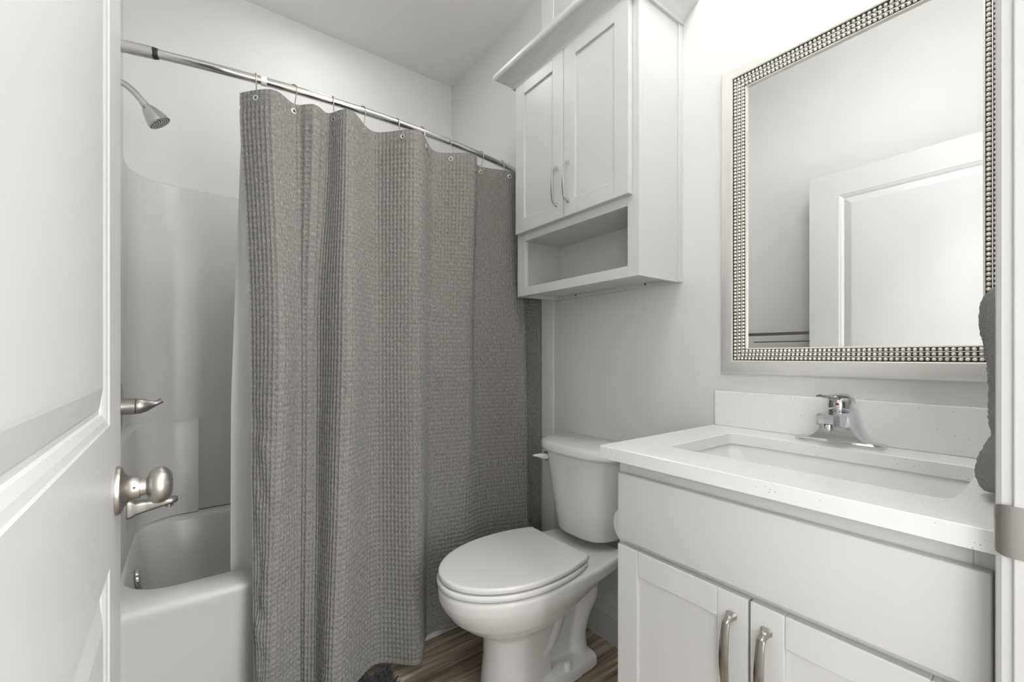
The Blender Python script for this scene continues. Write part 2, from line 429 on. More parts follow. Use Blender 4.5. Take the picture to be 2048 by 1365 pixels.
for rr, nn in ((.006, 5), (.013, 10), (.020, 15), (.027, 20)):
    for k in range(nn):
        c = o + ax * .0705 + (u * math.cos(2 * PI * k / nn + rr * 90) + v * math.sin(2 * PI * k / nn + rr * 90)) * rr
        mb.lathe([(.0014, 0), (.0011, .0022), (.0, .0026)], c, ax, 6)
fc = MB().lathe([(0, .0699), (.0325, .0699), (.0325, .0706), (0, .0706)], o, ax, 32).build('spray_face', M['rubber'], hd, 40)
mb.build('nozzles', M['bead'], hd)

xv = XL + .027
va = thing('shower_valve', 'brushed nickel lever valve on the left shower wall', 'shower valve', (xv, 1.93, .93))
MB().lathe([(0, 0), (.085, 0), (.085, .007), (.080, .0095), (.04, .012), (0, .012)], (xv, 1.93, .93), (1, 0, 0), 40).build('escutcheon', M['nickel'], va, 40)
hb = MB().lathe([(0, .008), (.027, .008), (.0275, .03), (.0275, .046), (.0255, .048), (0, .048)], (xv, 1.93, .93), (1, 0, 0), 32).build('valve_hub', M['nickel'], va, 40)
p = spline([(xv + .049, 1.93, .930), (xv + .058, 1.93, .930), (xv + .072, 1.93, .931), (xv + .088, 1.93, .934), (xv + .102, 1.93, .938), (xv + .116, 1.93, .946)], 20)
r_ = [q[0] for q in spline([(.0265,), (.0262,), (.022,), (.014,), (.0088,), (.0095,)], 20)]
MB().tube(p, r_, 20).build('lever', M['nickel'], va, 50)

xs = XL + .0535
sp = thing('tub_spout', 'brushed nickel tub spout low on the left shower wall', 'tub spout', (xs, 1.93, .585))
def spl(x, hw, z0, z1, r=.008): return [(x, 1.93 + a, b) for a, b, _ in rrect(-hw, hw, z0, z1, min(r, (z1 - z0) / 2.2), 0, 5)]
MB().loft([spl(xs, .029, .556, .618), spl(xs + .012, .029, .558, .617), spl(xs + .020, .025, .563, .608), spl(xs + .05, .024, .570, .606), spl(xs + .09, .0225, .579, .605), spl(xs + .115, .0215, .583, .6045), spl(xs + .128, .018, .586, .603), spl(xs + .133, .012, .589, .600, .004)]).build('spout_body', M['nickel'], sp, 50)
MB().lathe([(0, 0), (.0125, 0), (.0125, -.009), (.0105, -.0105), (.0105, -.013), (0, -.013)], (xs + .108, 1.93, .586), (0, 0, 1), 24).build('spout_outlet', M['chrome'], sp, 40)

# ------------------------------------------------------------------ shower rod, hooks, curtain
ZR = 1.944
def rod_y(x): return 1.588 - .098 * (1 - ((x - .538) / .762) ** 2)
rod = thing('curtain_rod', 'bowed polished steel shower curtain rod across the alcove', 'curtain rod', (.538, 1.5, ZR))
def rodpath(a, b, n): return [(a + (b - a) * k / n, rod_y(a + (b - a) * k / n), ZR) for k in range(n + 1)]
MB().tube(rodpath(-.085, W - .013, 60), .0122, 24).build('rod_tube', M['rod'], rod, 50)
MB().tube(rodpath(XL + .013, -.085, 10), .0158, 24).build('outer_sleeve', M['steel_light'], rod, 50, label='thicker satin steel sleeve at the left end')
mb = MB()
for k in range(4):
    x = -.0835 + .003 * k
    mb.tube([(x, rod_y(x), ZR), (x + .0022, rod_y(x + .002), ZR)], .0152 - .0006 * k, 24)
mb.build('spring_collar', M['dark'], rod, 40, label='dark threaded collar beside the sleeve')
MB().tube(rodpath(.172, .187, 2), .0136, 24).build('joint_ring', M['whiteplastic'], rod, 40, label='white plastic joint ring')
for xx, d in ((XL + .012, 1), (W - .012, -1)):
    MB().lathe([(0, 0), (.03, 0), (.028, .010), (.02, .016), (0, .016)], (xx, rod_y(xx), ZR), (d, 0, 0), 24).build('end_flange', M['rod'], rod, 40)

# curtain outline at three heights (top edge, mid height, hem), left to right
TOP = [(.120, 1.531), (.195, 1.455), (.262, 1.497), (.313, 1.462), (.360, 1.487), (.413, 1.425), (.519, 1.512), (.639, 1.414), (.757, 1.515), (.888, 1.446), (.965, 1.522), (1.125, 1.475), (1.118, 1.502), (1.20, 1.515), (1.268, 1.502)]
MID = [(.142, 1.478), (.211, 1.440), (.268, 1.479), (.300, 1.476), (.332, 1.478), (.397, 1.426), (.514, 1.484), (.639, 1.436), (.735, 1.480), (.873, 1.460), (.950, 1.494), (1.14, 1.440), (1.125, 1.484), (1.20, 1.500), (1.276, 1.494)]
BOT = [(.150, 1.425), (.178, 1.405), (.262, 1.458), (.283, 1.445), (.308, 1.420), (.349, 1.352), (.503, 1.462), (.626, 1.371), (.715, 1.496), (.847, 1.475), (.999, 1.488), (1.173, 1.440), (1.145, 1.480), (1.21, 1.495), (1.278, 1.490)]
MID = [(x, 1.462 + (y - 1.462) * (1.8 if 0 < i < 6 else 1.6 if i == 6 else 1.25 if i < 11 else 1.)) for i, (x, y) in enumerate(MID)]
ZT, ZB = 1.895, .042
CELL = .0165
def build_curtain():
    K = len(MID) - 1
    fine = spline(MID, 3000)
    d = [0.]
    for a, b in zip(fine, fine[1:]): d.append(d[-1] + math.hypot(a[0] - b[0], a[1] - b[1]))
    tot = d[-1]; ncell = round(tot / .0128); per = 5; NU = ncell * per + 1
    us = np.linspace(0, tot, NU); ts = np.interp(us, d, np.linspace(0, K, 3001))
    rows = round((ZT - ZB) / CELL * per) + 1
    zs = np.linspace(ZT, ZB, rows)
    ev = lambda P: np.array([crom(P, min(t, K - 1e-6)) for t in ts])
    A, B, C = ev(TOP), ev(MID), ev(BOT)
    # hem drops a little where a fold comes forward
    V = np.zeros((rows, NU, 3))
    fu = np.abs((np.arange(NU) % per) / per - .5) * 2
    fu = np.abs(((us / tot * ncell) % 1.0) - .5) * 2
    for i, z in enumerate(zs):
        if z > 1.15:
            k = (ZT - z) / (ZT - 1.15); k = k * k * (3 - 2 * k); P = A * (1 - k) + B * k
        else:
            k = (1.15 - z) / (1.15 - ZB); k = k ** 1.25; P = B * (1 - k) + C * k
        tg = np.gradient(P, axis=0); nl = np.hypot(tg[:, 0], tg[:, 1]) + 1e-9
        nx, ny = tg[:, 1] / nl, -tg[:, 0] / nl         # towards the room
        fz = abs(((z / CELL) % 1.0) - .5) * 2
        h = np.maximum(fu ** 2.2, fz ** 2.2)
        dt = ZT - z
        amp = .0048
        if dt < .046: amp = .0026
        if z - ZB < .022: amp = .0022
        off = amp * h
        if abs(dt - .046) < .004: off = off - .0022
        if abs(z - ZB - .022) < .004: off = off - .0016
        if dt < .046: off = off + .0012
        # slow wander of the cloth plus creases in the lower left corner
        wob = np.array([noise.noise((u * 7., z * 2.2, 3.)) for u in us[::per]])
        wob = np.interp(np.arange(NU), np.arange(0, NU, per), wob[:len(range(0, NU, per))])
        off = off + .006 * wob * min(1, dt / .15)
        lw = np.exp(-(us / .13) ** 2) * max(0., min(1., (1.15 - z) / .4))
        if lw.max() > .01:
            cr = np.array([noise.noise((u * 16. + z * 8, z * 9. - u * 9, 9.)) if l > .02 else 0. for u, l in zip(us, lw)])
            off = off + .012 * lw * cr * np.minimum(1, us / .03)
        V[i, :, 0] = P[:, 0] + nx * off; V[i, :, 1] = P[:, 1] + ny * off; V[i, :, 2] = z
    V = V.reshape(-1, 3)
    idx = np.arange(rows * NU).reshape(rows, NU)
    F = np.stack([idx[:-1, :-1], idx[1:, :-1], idx[1:, 1:], idx[:-1, 1:]], -1).reshape(-1, 4)
    me = bpy.data.meshes.new('cloth_panel')
    me.vertices.add(len(V)); me.loops.add(F.size); me.polygons.add(len(F))
    root = thing('shower_curtain', 'grey waffle weave shower curtain hanging in front of the tub', 'shower curtain', (.6, 1.46, ZB))
    o0 = np.array((.6, 1.46, ZB))
    me.vertices.foreach_set('co', (V - o0).ravel())
    me.loops.foreach_set('vertex_index', F.ravel())
    me.polygons.foreach_set('loop_start', np.arange(0, F.size, 4))
    uvs = np.stack([np.tile(us, rows), np.repeat(zs, NU)], -1)
    uvl = me.uv_layers.new(name='uv'); uvl.data.foreach_set('uv', uvs[F.ravel()].ravel())
    me.update(calc_edges=True); me.validate()
    me.polygons.foreach_set('use_smooth', [True] * len(me.polygons))
    me.materials.append(M['curtain'])
    o = bpy.data.objects.new('cloth_panel', me); COL.objects.link(o); o.parent = root; ORI[o.name] = Vector(o0)
    return root
curtain = build_curtain()

# hooks hang over the rod; each goes through a grommet of the curtain
HK = [(.157, .02), (.258, .65), (.374, .02), (.470, .6), (.597, .02), (.690, .75), (.815, .02), (.972, .55), (1.095, .3), (1.235, .2)]
names = ['farthest left, nearest the shower head', 'second from the left, twisted', 'third from the left', 'fourth from the left, behind a fold', 'fifth from the left, over a wide dip',
         'sixth from the left, at a forward fold', 'seventh from the left, facing the camera', 'eighth from the left', 'ninth from the left, last before the cabinet', 'tucked behind the wall cabinet']
def near_top(x):
    pts = spline(TOP, 1500); return min(pts, key=lambda p: abs(p[0] - x))
hook0 = None
def hook_mesh(dy):
    # local frame: origin at the rod centre, ring plane = local YZ; dy = sideways shift of the lower end
    mb = MB(); p = []
    R = .0155
    for k in range(15):
        a = math.radians(-12 + 202 * k / 14); p.append((0, R * math.cos(a) * 1.0, R * math.sin(a)))
    p += [(0, -.0145, -.014), (0, -.010 + dy * .3, -.026), (0, -.006 + dy * .6, -.042), (0, -.003 + dy * .9, -.058)]
    lw = spline([(0, -.003 + dy * .9, -.058), (0, -.0055 + dy, -.068), (0, .0 + dy, -.0765), (0, .0065 + dy, -.072), (0, .0065 + dy, -.064)], 12)
    mb.tube(p + lw[1:], .0017, 10)
    return mb
for (x, tw), nm in zip(HK, names):
    y = rod_y(x); tx, ty = near_top(x)
    g = Vector((tx, ty - .003, ZT - .0225))
    h = thing('curtain_hook', 'curved chrome curtain hook on the shower rod, ' + nm, 'curtain hook', (x, y, ZR), 'curtain hooks along the shower rod', rz=tw)
    dv = Vector((g.x - x, g.y - y)); dy = dv.y * math.cos(tw) - dv.x * math.sin(tw)
    hook_mesh(max(-.03, min(.03, dy)) + .004).build('hook_wire', M['nickel2'], h, 60, local=True)
    tp = spline(TOP, 1500); i = min(range(1, 1500), key=lambda i: abs(tp[i][0] - tx))
    t = Vector((tp[i + 1][0] - tp[i - 1][0], tp[i + 1][1] - tp[i - 1][1], 0)).normalized(); nrm = Vector((t.y, -t.x, 0))
    MB().lathe([(.0042, .000), (.0042, .004), (.0055, .0052), (.0085, .0048), (.0092, .003), (.0092, .000)], (tx, ty, ZT - .024), nrm, 24).build('grommet', M['steel_light'], curtain, 40)
    MB().lathe([(0, .0005), (.0043, .0005), (.0043, .0032), (0, .0032)], (tx, ty, ZT - .024), nrm, 16).build('grommet_hole', M['dark'], curtain, 40)

# white liner inside the tub
NU, NV = 120, 30; vs = []; fs = []
for j in range(NV + 1):
    z = 1.885 - (1.885 - .20) * j / NV
    for i in range(NU + 1):
        u = i / NU; k = j / NV
        x = (.128 - .026 * min(1, k * 1.8)) + u * 1.14
        y0 = 1.575; y1 = 1.648
        q = min(1., k / .8); y = y0 * (1 - q) + y1 * q + .012 * math.sin(u * 46 + .6) * (.4 + .6 * k) + .004 * math.sin(u * 90 + k * 3)
        vs.append((x, y, z))
for j in range(NV):
    for i in range(NU): a = j * (NU + 1) + i; fs.append((a, a + 1, a + NU + 2, a + NU + 1))
MB().add(vs, fs).build('curtain_liner', M['liner'], None, 60, label='white plastic shower curtain liner hanging inside the tub', cat='curtain liner')

# ------------------------------------------------------------------ bath mat
bmx = thing('bath_mat', 'charcoal shaggy bath mat on the floor under the curtain', 'bath mat', (.2, 1.2, 0))
MB().loft([rrect(-.14, .545, .95, 1.455, .04, .0), rrect(-.14, .545, .95, 1.455, .04, .006)]).build('backing', M['shag'], bmx)
mb = MB()
for i in range(2600):
    x, y = random.uniform(-.135, .54), random.uniform(.955, 1.45)
    if i > 1100: x, y = random.uniform(.38, .545), random.uniform(1.22, 1.452)
    a = random.uniform(0, 2 * PI); l = random.uniform(.012, .026); r = random.uniform(.002, .0035)
    mb.tube([(x, y, .004), (x + l * .35 * math.cos(a), y + l * .35 * math.sin(a), .004 + l * .6), (x + l * .8 * math.cos(a), y + l * .8 * math.sin(a), .004 + l * random.uniform(.7, 1))], [r, r, r * .4], 5)
mb.build('pile', M['shag'], bmx, 60, kind='stuff')

# ------------------------------------------------------------------ toilet
YC = 1.137
to = thing('toilet', 'white two piece toilet between the vanity and the shower curtain', 'toilet', (1.0, YC, 0))
def egg(xf, xm, xb, hw, hwb, z, i=0., nf=28, ns=10, nb=6):
    xf += i; xb -= i; hw -= i; hwb -= i
    out = []
    for k in range(nf + 1):
        t = -PI / 2 + PI * k / nf
        out.append((xm - (xm - xf) * math.cos(t), YC + hw * math.sin(t), z))
    for k in range(1, ns + 1):
        t = k / ns; out.append((xm + (xb - xm) * t, YC + hw + (hwb - hw) * t ** 2.2, z))
    for k in range(1, nb): out.append((xb, YC + hwb - 2 * hwb * k / nb, z))
    for k in range(ns, 0, -1):
        t = k / ns; out.append((xm + (xb - xm) * t, YC - hw - (hwb - hw) * t ** 2.2, z))
    return out
mb = MB()
mb.loft([egg(.738, .84, .96, .092, .08, 0), egg(.742, .84, .96, .088, .075, .05), egg(.750, .84, .96, .083, .070, .13), egg(.750, .85, .97, .084, .071, .212),
         egg(.728, .86, 1.00, .102, .085, .236), egg(.676, .86, 1.06, .138, .095, .262), egg(.634, .86, 1.12, .164, .105, .298), egg(.608, .86, 1.20, .179, .122, .335),
         egg(.597, .86, 1.245, .185, .146, .358), egg(.594, .86, 1.252, .187, .150, .388), egg(.597, .86, 1.25, .185, .148, .396), egg(.606, .86, 1.242, .177, .14, .400)])
# foot, rear web and the S-shaped trapway
mb.loft([egg(.85, .95, 1.16, .105, .095, .0), egg(.85, .95, 1.16, .104, .095, .03), egg(.86, .95, 1.155, .098, .088, .045), egg(.87, .95, 1.14, .07, .06, .058)])
mb.loft([[(x, YC + y, z) for x, y in ((.90, -.045), (1.10, -.045), (1.10, .045), (.90, .045))] for z in (.01, .34)])
mb.tube(spline([(.90, YC, .10), (.955, YC, .14), (1.00, YC, .20), (1.035, YC, .265), (1.085, YC, .312), (1.135, YC, .300), (1.155, YC, .245), (1.135, YC, .18), (1.115, YC, .11), (1.11, YC, .03)], 50),
        [q[0] for q in spline([(.05,), (.053,), (.050,), (.046,), (.05,), (.058,), (.058,), (.048,), (.046,), (.055,)], 50)], 20, sx=1.5)
raw = mb.build('bowl', M['porcelain'], None)
md = raw.modifiers.new('r', 'REMESH'); md.mode = 'VOXEL'; md.voxel_size = .0045; md.use_smooth_shade = True
ms = raw.modifiers.new('s', 'SMOOTH'); ms.iterations = 5; ms.factor = .5
dg = bpy.context.evaluated_depsgraph_get(); dg.update()
me = bpy.data.meshes.new_from_object(raw.evaluated_get(dg))
oldme = raw.data; raw.modifiers.clear(); raw.data = me; bpy.data.meshes.remove(oldme)
me.transform(Matrix.Translation(-ORI[to.name])); me.polygons.foreach_set('use_smooth', [True] * len(me.polygons))
if not me.materials: me.materials.append(M['porcelain'])
raw.parent = to; ORI[raw.name] = ORI[to.name]
def slab(xf, xb, hw, hwb, z0, z1, e=.004, xm=.86):
    return MB().loft([egg(xf, xm, xb, hw, hwb, z0, e), egg(xf, xm, xb, hw, hwb, z0 + e * .4, e * .3), egg(xf, xm, xb, hw, hwb, z0 + e), egg(xf, xm, xb, hw, hwb, z1 - e * 1.6), egg(xf, xm, xb, hw, hwb, z1 - e * .7, e * .4), egg(xf, xm, xb, hw, hwb, z1 - e * .15, e * 1.4), egg(xf, xm, xb, hw, hwb, z1, e * 3.2)])
slab(.591, 1.055, .187, .148, .4040, .4205, .003).build('seat', M['seatplastic'], to, 50)
slab(.596, 1.058, .184, .149, .4245, .4420, .0034).build('lid', M['seatplastic'], to, 50)
for sg in (-1, 1):
    MB().box(1.052, 1.082, YC + sg * .075 - .020, YC + sg * .075 + .020, .399, .4225, .006, 3).build('seat_hinge', M['seatplastic'], to, 40)
    MB().box(.70, .725, YC + sg * .135 - .008, YC + sg * .135 + .008, .399, .4045, .001).build('seat_bumper', M['seatplastic'], to)
    MB().lathe([(0, 0), (.017, 0), (.0165, .004), (.0135, .020), (.011, .025), (.006, .027), (0, .0275)], (1.015, YC + sg * .088, .044), (0, 0, 1), 24).build('bolt_cap', M['whiteplastic'], to, 40)
def sell(xf, xb, hw, z, n=3.6, k=40, bow=.012):
    out = []
    for j in range(k + 1):
        a = -PI / 2 + PI * j / k; c, s_ = math.cos(a), math.sin(a)
        y = hw * math.copysign(abs(s_) ** (2 / n), s_)
        out.append((xb - (xb - xf) * abs(c) ** (2 / n) - bow * (1 - (y / hw) ** 2) + (bow if abs(c) < 1e-6 else 0), YC + y, z))
    return out
XB = W - .016
MB().loft([sell(1.150, XB - .02, .118, .434), sell(1.140, XB - .01, .128, .438), sell(1.136, XB - .005, .135, .448), sell(1.128, XB, .150, .53), sell(1.118, XB, .168, .63), sell(1.112, XB, .182, .71), sell(1.110, XB, .184, .737)]).build('tank', M['porcelain'], to, 60)
MB().loft([sell(1.106, XB + .004, .196, .736), sell(1.097, XB + .008, .210, .738), sell(1.094, XB + .008, .213, .746), sell(1.096, XB + .008, .211, .765), sell(1.101, XB + .006, .206, .772), sell(1.112, XB, .19, .776)], True, True).build('tank_lid', M['porcelain'], to, 60)
lv = MB().tube(spline([(1.137, YC + .142, .704), (1.118, YC + .140, .706), (1.098, YC + .138, .710), (1.078, YC + .139, .714), (1.058, YC + .142, .7165)], 14), [q[0] for q in spline([(.0165,), (.0160,), (.012,), (.0075,), (.0035,)], 14)], 18, sx=1., sy=.85).build('flush_lever', M['whiteplastic'], to, 50)
MB().tube([(1.120, YC + .141, .706), (1.122, YC + .141, .706)], .0175, 24).build('lever_ring', M['dark'], lv, 40)

# ------------------------------------------------------------------ shared cabinet pieces
def shaker(mb, xf, xback, y0, y1, z0, z1, st=.055, dep=.007, bev=.0015):
    """frame-and-panel door whose front faces -X at xf"""
    mb.box(xf, xback, y0, y0 + st, z0, z1, bev); mb.box(xf, xback, y1 - st, y1, z0, z1, bev)
    mb.box(xf, xback, y0 + st, y1 - st, z0, z0 + st, bev); mb.box(xf, xback, y0 + st, y1 - st, z1 - st, z1, bev)
    mb.box(xf + dep, xback - .002, y0 + st - .004, y1 - st + .004, z0 + st - .004, z1 - st + .004)
    return mb
def bow_handle(xf, y, z0, z1, proj=.028, hw=.0055, foot=.0085):
    """flat arched pull with flared square feet, standing off a -X face"""
    mb = MB(); zm = (z0 + z1) / 2; hl = (z1 - z0) / 2
    prof = [(0, z1 + .004, foot, .0085), (-.002, z1 + .004, foot, .0085), (-.008, z1 + .001, hw, .0062), (-.016, z1 - .001, hw * .95, .0058), (-.0225, z1 - .004, hw, .0052), (-.0255, z1 - .010, hw, .004)]
    n = 12; pts = []
    for k in range(n + 1):
        t = -1 + 2 * k / n
        pts.append(t)
    loops = []
    # path as list of (x, z, normal angle) following foot - bar - foot
    P = [(0.0, z1 + .003), (-.006, z1 + .001), (-.014, z1 - .001), (-.021, z1 - .004)]
    for k in range(1, 14):
        t = k / 14; P.append((-.0235 - (proj - .0235) * math.sin(PI * t), z1 - .008 - (2 * hl - .016) * t))
    P += [(-.021, z0 + .004), (-.014, z0 + .001), (-.006, z0 - .001), (0.0, z0 - .003)]
    m_ = len(P)
    for i, (x, z) in enumerate(P):
        a = P[max(i - 1, 0)]; b = P[min(i + 1, m_ - 1)]
        tx, tz = b[0] - a[0], b[1] - a[1]; l = math.hypot(tx, tz); nx, nz = tz / l, -tx / l
        e = min(i, m_ - 1 - i)
        wy = {0: foot, 1: hw * 1.08, 2: hw * .92, 3: hw}.get(e, hw * (1 + .25 * math.sin(PI * (i - 3) / (m_ - 7)) if e > 3 else 1))
        th = {0: .0075, 1: .0055, 2: .0045, 3: .004}.get(e, .0032)
        q = []
        for sy, sn in ((-1, -.6), (-.6, -1), (.6, -1), (1, -.6), (1, .6), (.6, 1), (-.6, 1), (-1, .6)):
            q.append((xf + x + nx * th * sn, y + wy * sy, z + nz * th * sn))
        loops.append(q)
    return mb.loft(loops)

# ------------------------------------------------------------------ wall cabinet over the toilet
CX, CY0, CY1, CZ0, CZ1 = 1.075, .803, 1.400, 1.343, 2.215
wc = thing('wall_cabinet', 'white two door wall cabinet with an open shelf above the toilet', 'wall cabinet', (W, 1.1, CZ0))
s = MB()
s.box(CX + .019, W, CY0, CY0 + .016, CZ0, CZ1, .0008).box(CX + .019, W, CY1 - .016, CY1, CZ0, CZ1, .0008)
s.box(CX + .019, W - .008, CY0 + .016, CY1 - .016, CZ0 + .014, CZ0 + .028)       # shelf floor
s.box(CX + .019, W - .008, CY0 + .016, CY1 - .016, 1.575, 1.590)       # divider above the open shelf
s.box(CX + .019, W, CY0 + .016, CY1 - .016, CZ1 - .016, CZ1)
s.box(W - .008, W - .001, CY0 + .016, CY1 - .016, CZ0 + .02, CZ1 - .01)
s.build('carcass', M['cabinet'], wc)
s = MB()
s.box(CX, CX + .019, CY0, CY0 + .042, CZ0, CZ1, .001).box(CX, CX + .019, CY1 - .046, CY1, CZ0, CZ1, .001)
s.box(CX, CX + .019, CY0 + .042, CY1 - .046, CZ0, CZ0 + .034, .001).box(CX, CX + .019, CY0 + .042, CY1 - .046, 1.562, 1.615, .001).box(CX, CX + .019, CY0 + .042, CY1 - .046, CZ1 - .05, CZ1, .001)
s.build('face_frame', M['cabinet'], wc)
hr = MB().box(W - .02, W, CY0 + .016, CY1 - .016, CZ0, CZ0 + .02, .0008).build('hanging_rail', M['cabinet'], wc)
for yy in (.93, 1.27):
    MB().lathe([(0, 0), (.0035, 0), (.003, .0015), (0, .0015)], (W - .02, yy, CZ0 + .010), (-1, 0, 0), 12).build('screw', M['dark'], hr)
MB().box(W - .021, W, CY0 - .0045, CY0, CZ0, CZ1 - .002, .0012).build('scribe_strip', M['cabinet'], wc)
for y0, y1, hy in ((.826, 1.1075, 1.082), (1.1105, 1.388, 1.139)):
    d = shaker(MB(), CX - .020, CX - .001, y0, y1, 1.592, 2.196, .056).build('cabinet_door', M['cabinet'], wc)
    bow_handle(CX - .020, hy, 1.646, 1.774, .027, .0042, .006).build('door_handle', M['rod'], d, 35, label='satin nickel bow handle')
# crown moulding: cove profile swept round front and both ends
prof = [(.0, 2.190), (.008, 2.190), (.010, 2.194), (.012, 2.198), (.017, 2.203), (.025, 2.212), (.036, 2.222), (.048, 2.230), (.058, 2.235), (.062, 2.240), (.064, 2.246), (.064, 2.258), (.0, 2.258)]
xf = CX - .012
loops = []
for (cx_, cy_, dx, dy) in ((W, CY0, 0, -1), (xf, CY0, -1, -1), (xf, CY1, -1, 1), (W, CY1, 0, 1)):
    loops.append([(cx_ + dx * p_, cy_ + dy * p_, z) for p_, z in prof])
s = MB().loft(loops); s.box(CX, W, CY0, CY1, CZ1, 2.258)
s.build('crown_moulding', M['cabinet'], wc)

# ------------------------------------------------------------------ vanity
VX, VY0, VY1, VZT = .787, .052, .656, .862
va_ = thing('vanity_cabinet', 'white shaker vanity cabinet under the sink', 'vanity', (1.04, .36, 0))
FF = VX + .019
s = MB().box(FF + .018, W, VY0, VY0 + .016, 0, VZT).box(FF + .018, W, VY1 - .016, VY1, 0, VZT).box(W - .01, W, VY0 + .016, VY1 - .016, 0, VZT)
s.box(FF + .018, W - .01, VY0 + .016, VY1 - .016, .10, .116).box(FF + .07, FF + .085, VY0 + .016, VY1 - .016, 0, .10)
s.build('carcass', M['cabinet'], va_)
s = MB().box(FF, FF + .018, VY0, VY0 + .035, .10, VZT, .001).box(FF, FF + .018, VY1 - .035, VY1, .0, VZT, .001)
s.box(FF, FF + .018, VY0 + .035, VY1 - .035, .825, VZT, .001).box(FF, FF + .018, VY0 + .035, VY1 - .035, .655, .705, .001).box(FF, FF + .018, VY0 + .035, VY1 - .035, .10, .15, .001)
s.build('face_frame', M['cabinet'], va_)
MB().box(FF - .0005, FF + .010, VY0, VY0 + .028, .835, VZT - .001).build('filler_strip', M['cabinet'], va_)
MB().box(VX, FF - .0005, .069, .647, .682, .832, .003, 3).build('drawer_front', M['cabinet'], va_, 40, label='plain white false drawer front')
for y0, y1, hy in ((.069, .3545, .327), (.3585, .647, .386)):
    d = shaker(MB(), VX, FF - .0005, y0, y1, .128, .669, .055, .007, .002).build('cabinet_door', M['cabinet'], va_)
    bow_handle(VX, hy, .498, .626, .030, .0062, .0092).build('door_handle', M['nickel2'], d, 35, label='satin nickel bow handle')

# paper roll on the side of the vanity
px, py, pz, pr = 1.0, .742, .645, .055
ph = thing('paper_holder', 'small metal toilet paper holder on the vanity side', 'paper holder', (1.0, .70, .645))
mb = MB().tube([(px - .07, py, pz), (px + .085, py, pz)], .007, 14); mb.tube([(px + .085, VY1, pz), (px + .085, py, pz)], .006, 12).build('holder_rod', M['nickel'], ph, 40)
MB().lathe([(0, 0), (.02, 0), (.018, .006), (0, .007)], (px + .085, VY1, pz), (0, 1, 0), 20).build('holder_base', M['nickel'], ph, 40)
pz -= .0105
tr = thing('toilet_paper_roll', 'white toilet paper roll beside the vanity, half hidden', 'toilet paper', (px, py, pz))
MB().lathe([(.019, -.05), (pr - .002, -.05), (pr, -.048), (pr, .048), (pr - .002, .05), (.019, .05), (.019, -.05)], (px, py, pz), (1, 0, 0), 40, cap=False).build('paper', M['paper'], tr, 40)
MB().lathe([(.0175, -.0495), (.019, -.0495), (.019, .0495), (.0175, .0495), (.0175, -.0495)], (px, py, pz), (1, 0, 0), 32, cap=False).build('core', M['rubber'], tr, 40)

# countertop with undermount sink and backsplash
KX, KY0, KY1, KZ0, KZ1 = .767, .050, .684, .863, .891
ct = thing('vanity_countertop', 'white speckled countertop with a rectangular sink on the vanity', 'countertop', (1.03, .36, KZ0))
so = (.885, 1.178, .116, .580)
def slabloop(x0, x1, y0, y1, r, z): return rrect(x0, x1, y0, y1, r, z, 6)
mb = MB()
b = .0012
mb.loft([slabloop(so[0], so[1], so[2], so[3], .022, KZ0), slabloop(KX, W, KY0, KY1, .003, KZ0), slabloop(KX, W, KY0, KY1, .003, KZ1 - b), slabloop(KX + b, W, KY0, KY1 - b, .003, KZ1),
         slabloop(so[0] - b, so[1] + b, so[2] - b, so[3] + b, .022, KZ1), slabloop(so[0], so[1], so[2], so[3], .022, KZ1 - b), slabloop(so[0], so[1], so[2], so[3], .022, KZ0)], False, False)
mb.build('slab', M['quartz'], ct, 30)
MB().box(W - .02, W, KY0, KY1 - .004, KZ1, .995, .002).build('backsplash', M['quartz'], ct)
e = .006
sk = MB().loft([slabloop(so[0] - .02, so[1] + .02, so[2] - .02, so[3] + .02, .03, KZ0 - .010), slabloop(so[0] - .02, so[1] + .02, so[2] - .02, so[3] + .02, .03, KZ0 - .0006),
                slabloop(so[0] - e, so[1] + e, so[2] - e, so[3] + e, .025, KZ0 - .0006), slabloop(so[0] - e + .003, so[1] + e - .003, so[2] - e + .003, so[3] + e - .003, .025, KZ0 - .006),
                slabloop(so[0] + .006, so[1] - .006, so[2] + .02, so[3] - .02, .03, .80), slabloop(so[0] + .02, so[1] - .02, so[2] + .07, so[3] - .09, .03, .765), slabloop(so[0] + .08, so[1] - .08, so[2] + .16, so[3] - .16, .02, .757)], False, True)
sink = sk.build('sink_basin', M['sink'], ct, 40)
MB().lathe([(0, 0), (.021, 0), (.02, .003), (.012, .0035), (0, .002)], (1.03, .348, .7572), (0, 0, 1), 24).build('sink_drain', M['chrome'], sink, 40)

# faucet
fx, fy, fz = 1.237, .354, KZ1
fa = thing('faucet', 'chrome single handle faucet on the countertop behind the sink', 'faucet', (fx, fy, fz))
def oct_(x0, x1, y0, y1, c, z): return [(x0 + c, y0, z), (x1 - c, y0, z), (x1, y0 + c, z), (x1, y1 - c, z), (x1 - c, y1, z), (x0 + c, y1, z), (x0, y1 - c, z), (x0, y0 + c, z)]
mb = MB().loft([oct_(fx - .028, fx + .028, fy - .087, fy + .087, .013, fz), oct_(fx - .028, fx + .028, fy - .087, fy + .087, .013, fz + .007), oct_(fx - .023, fx + .023, fy - .081, fy + .081, .013, fz + .012)])
mb.build('deck_plate', M['chrome'], fa)
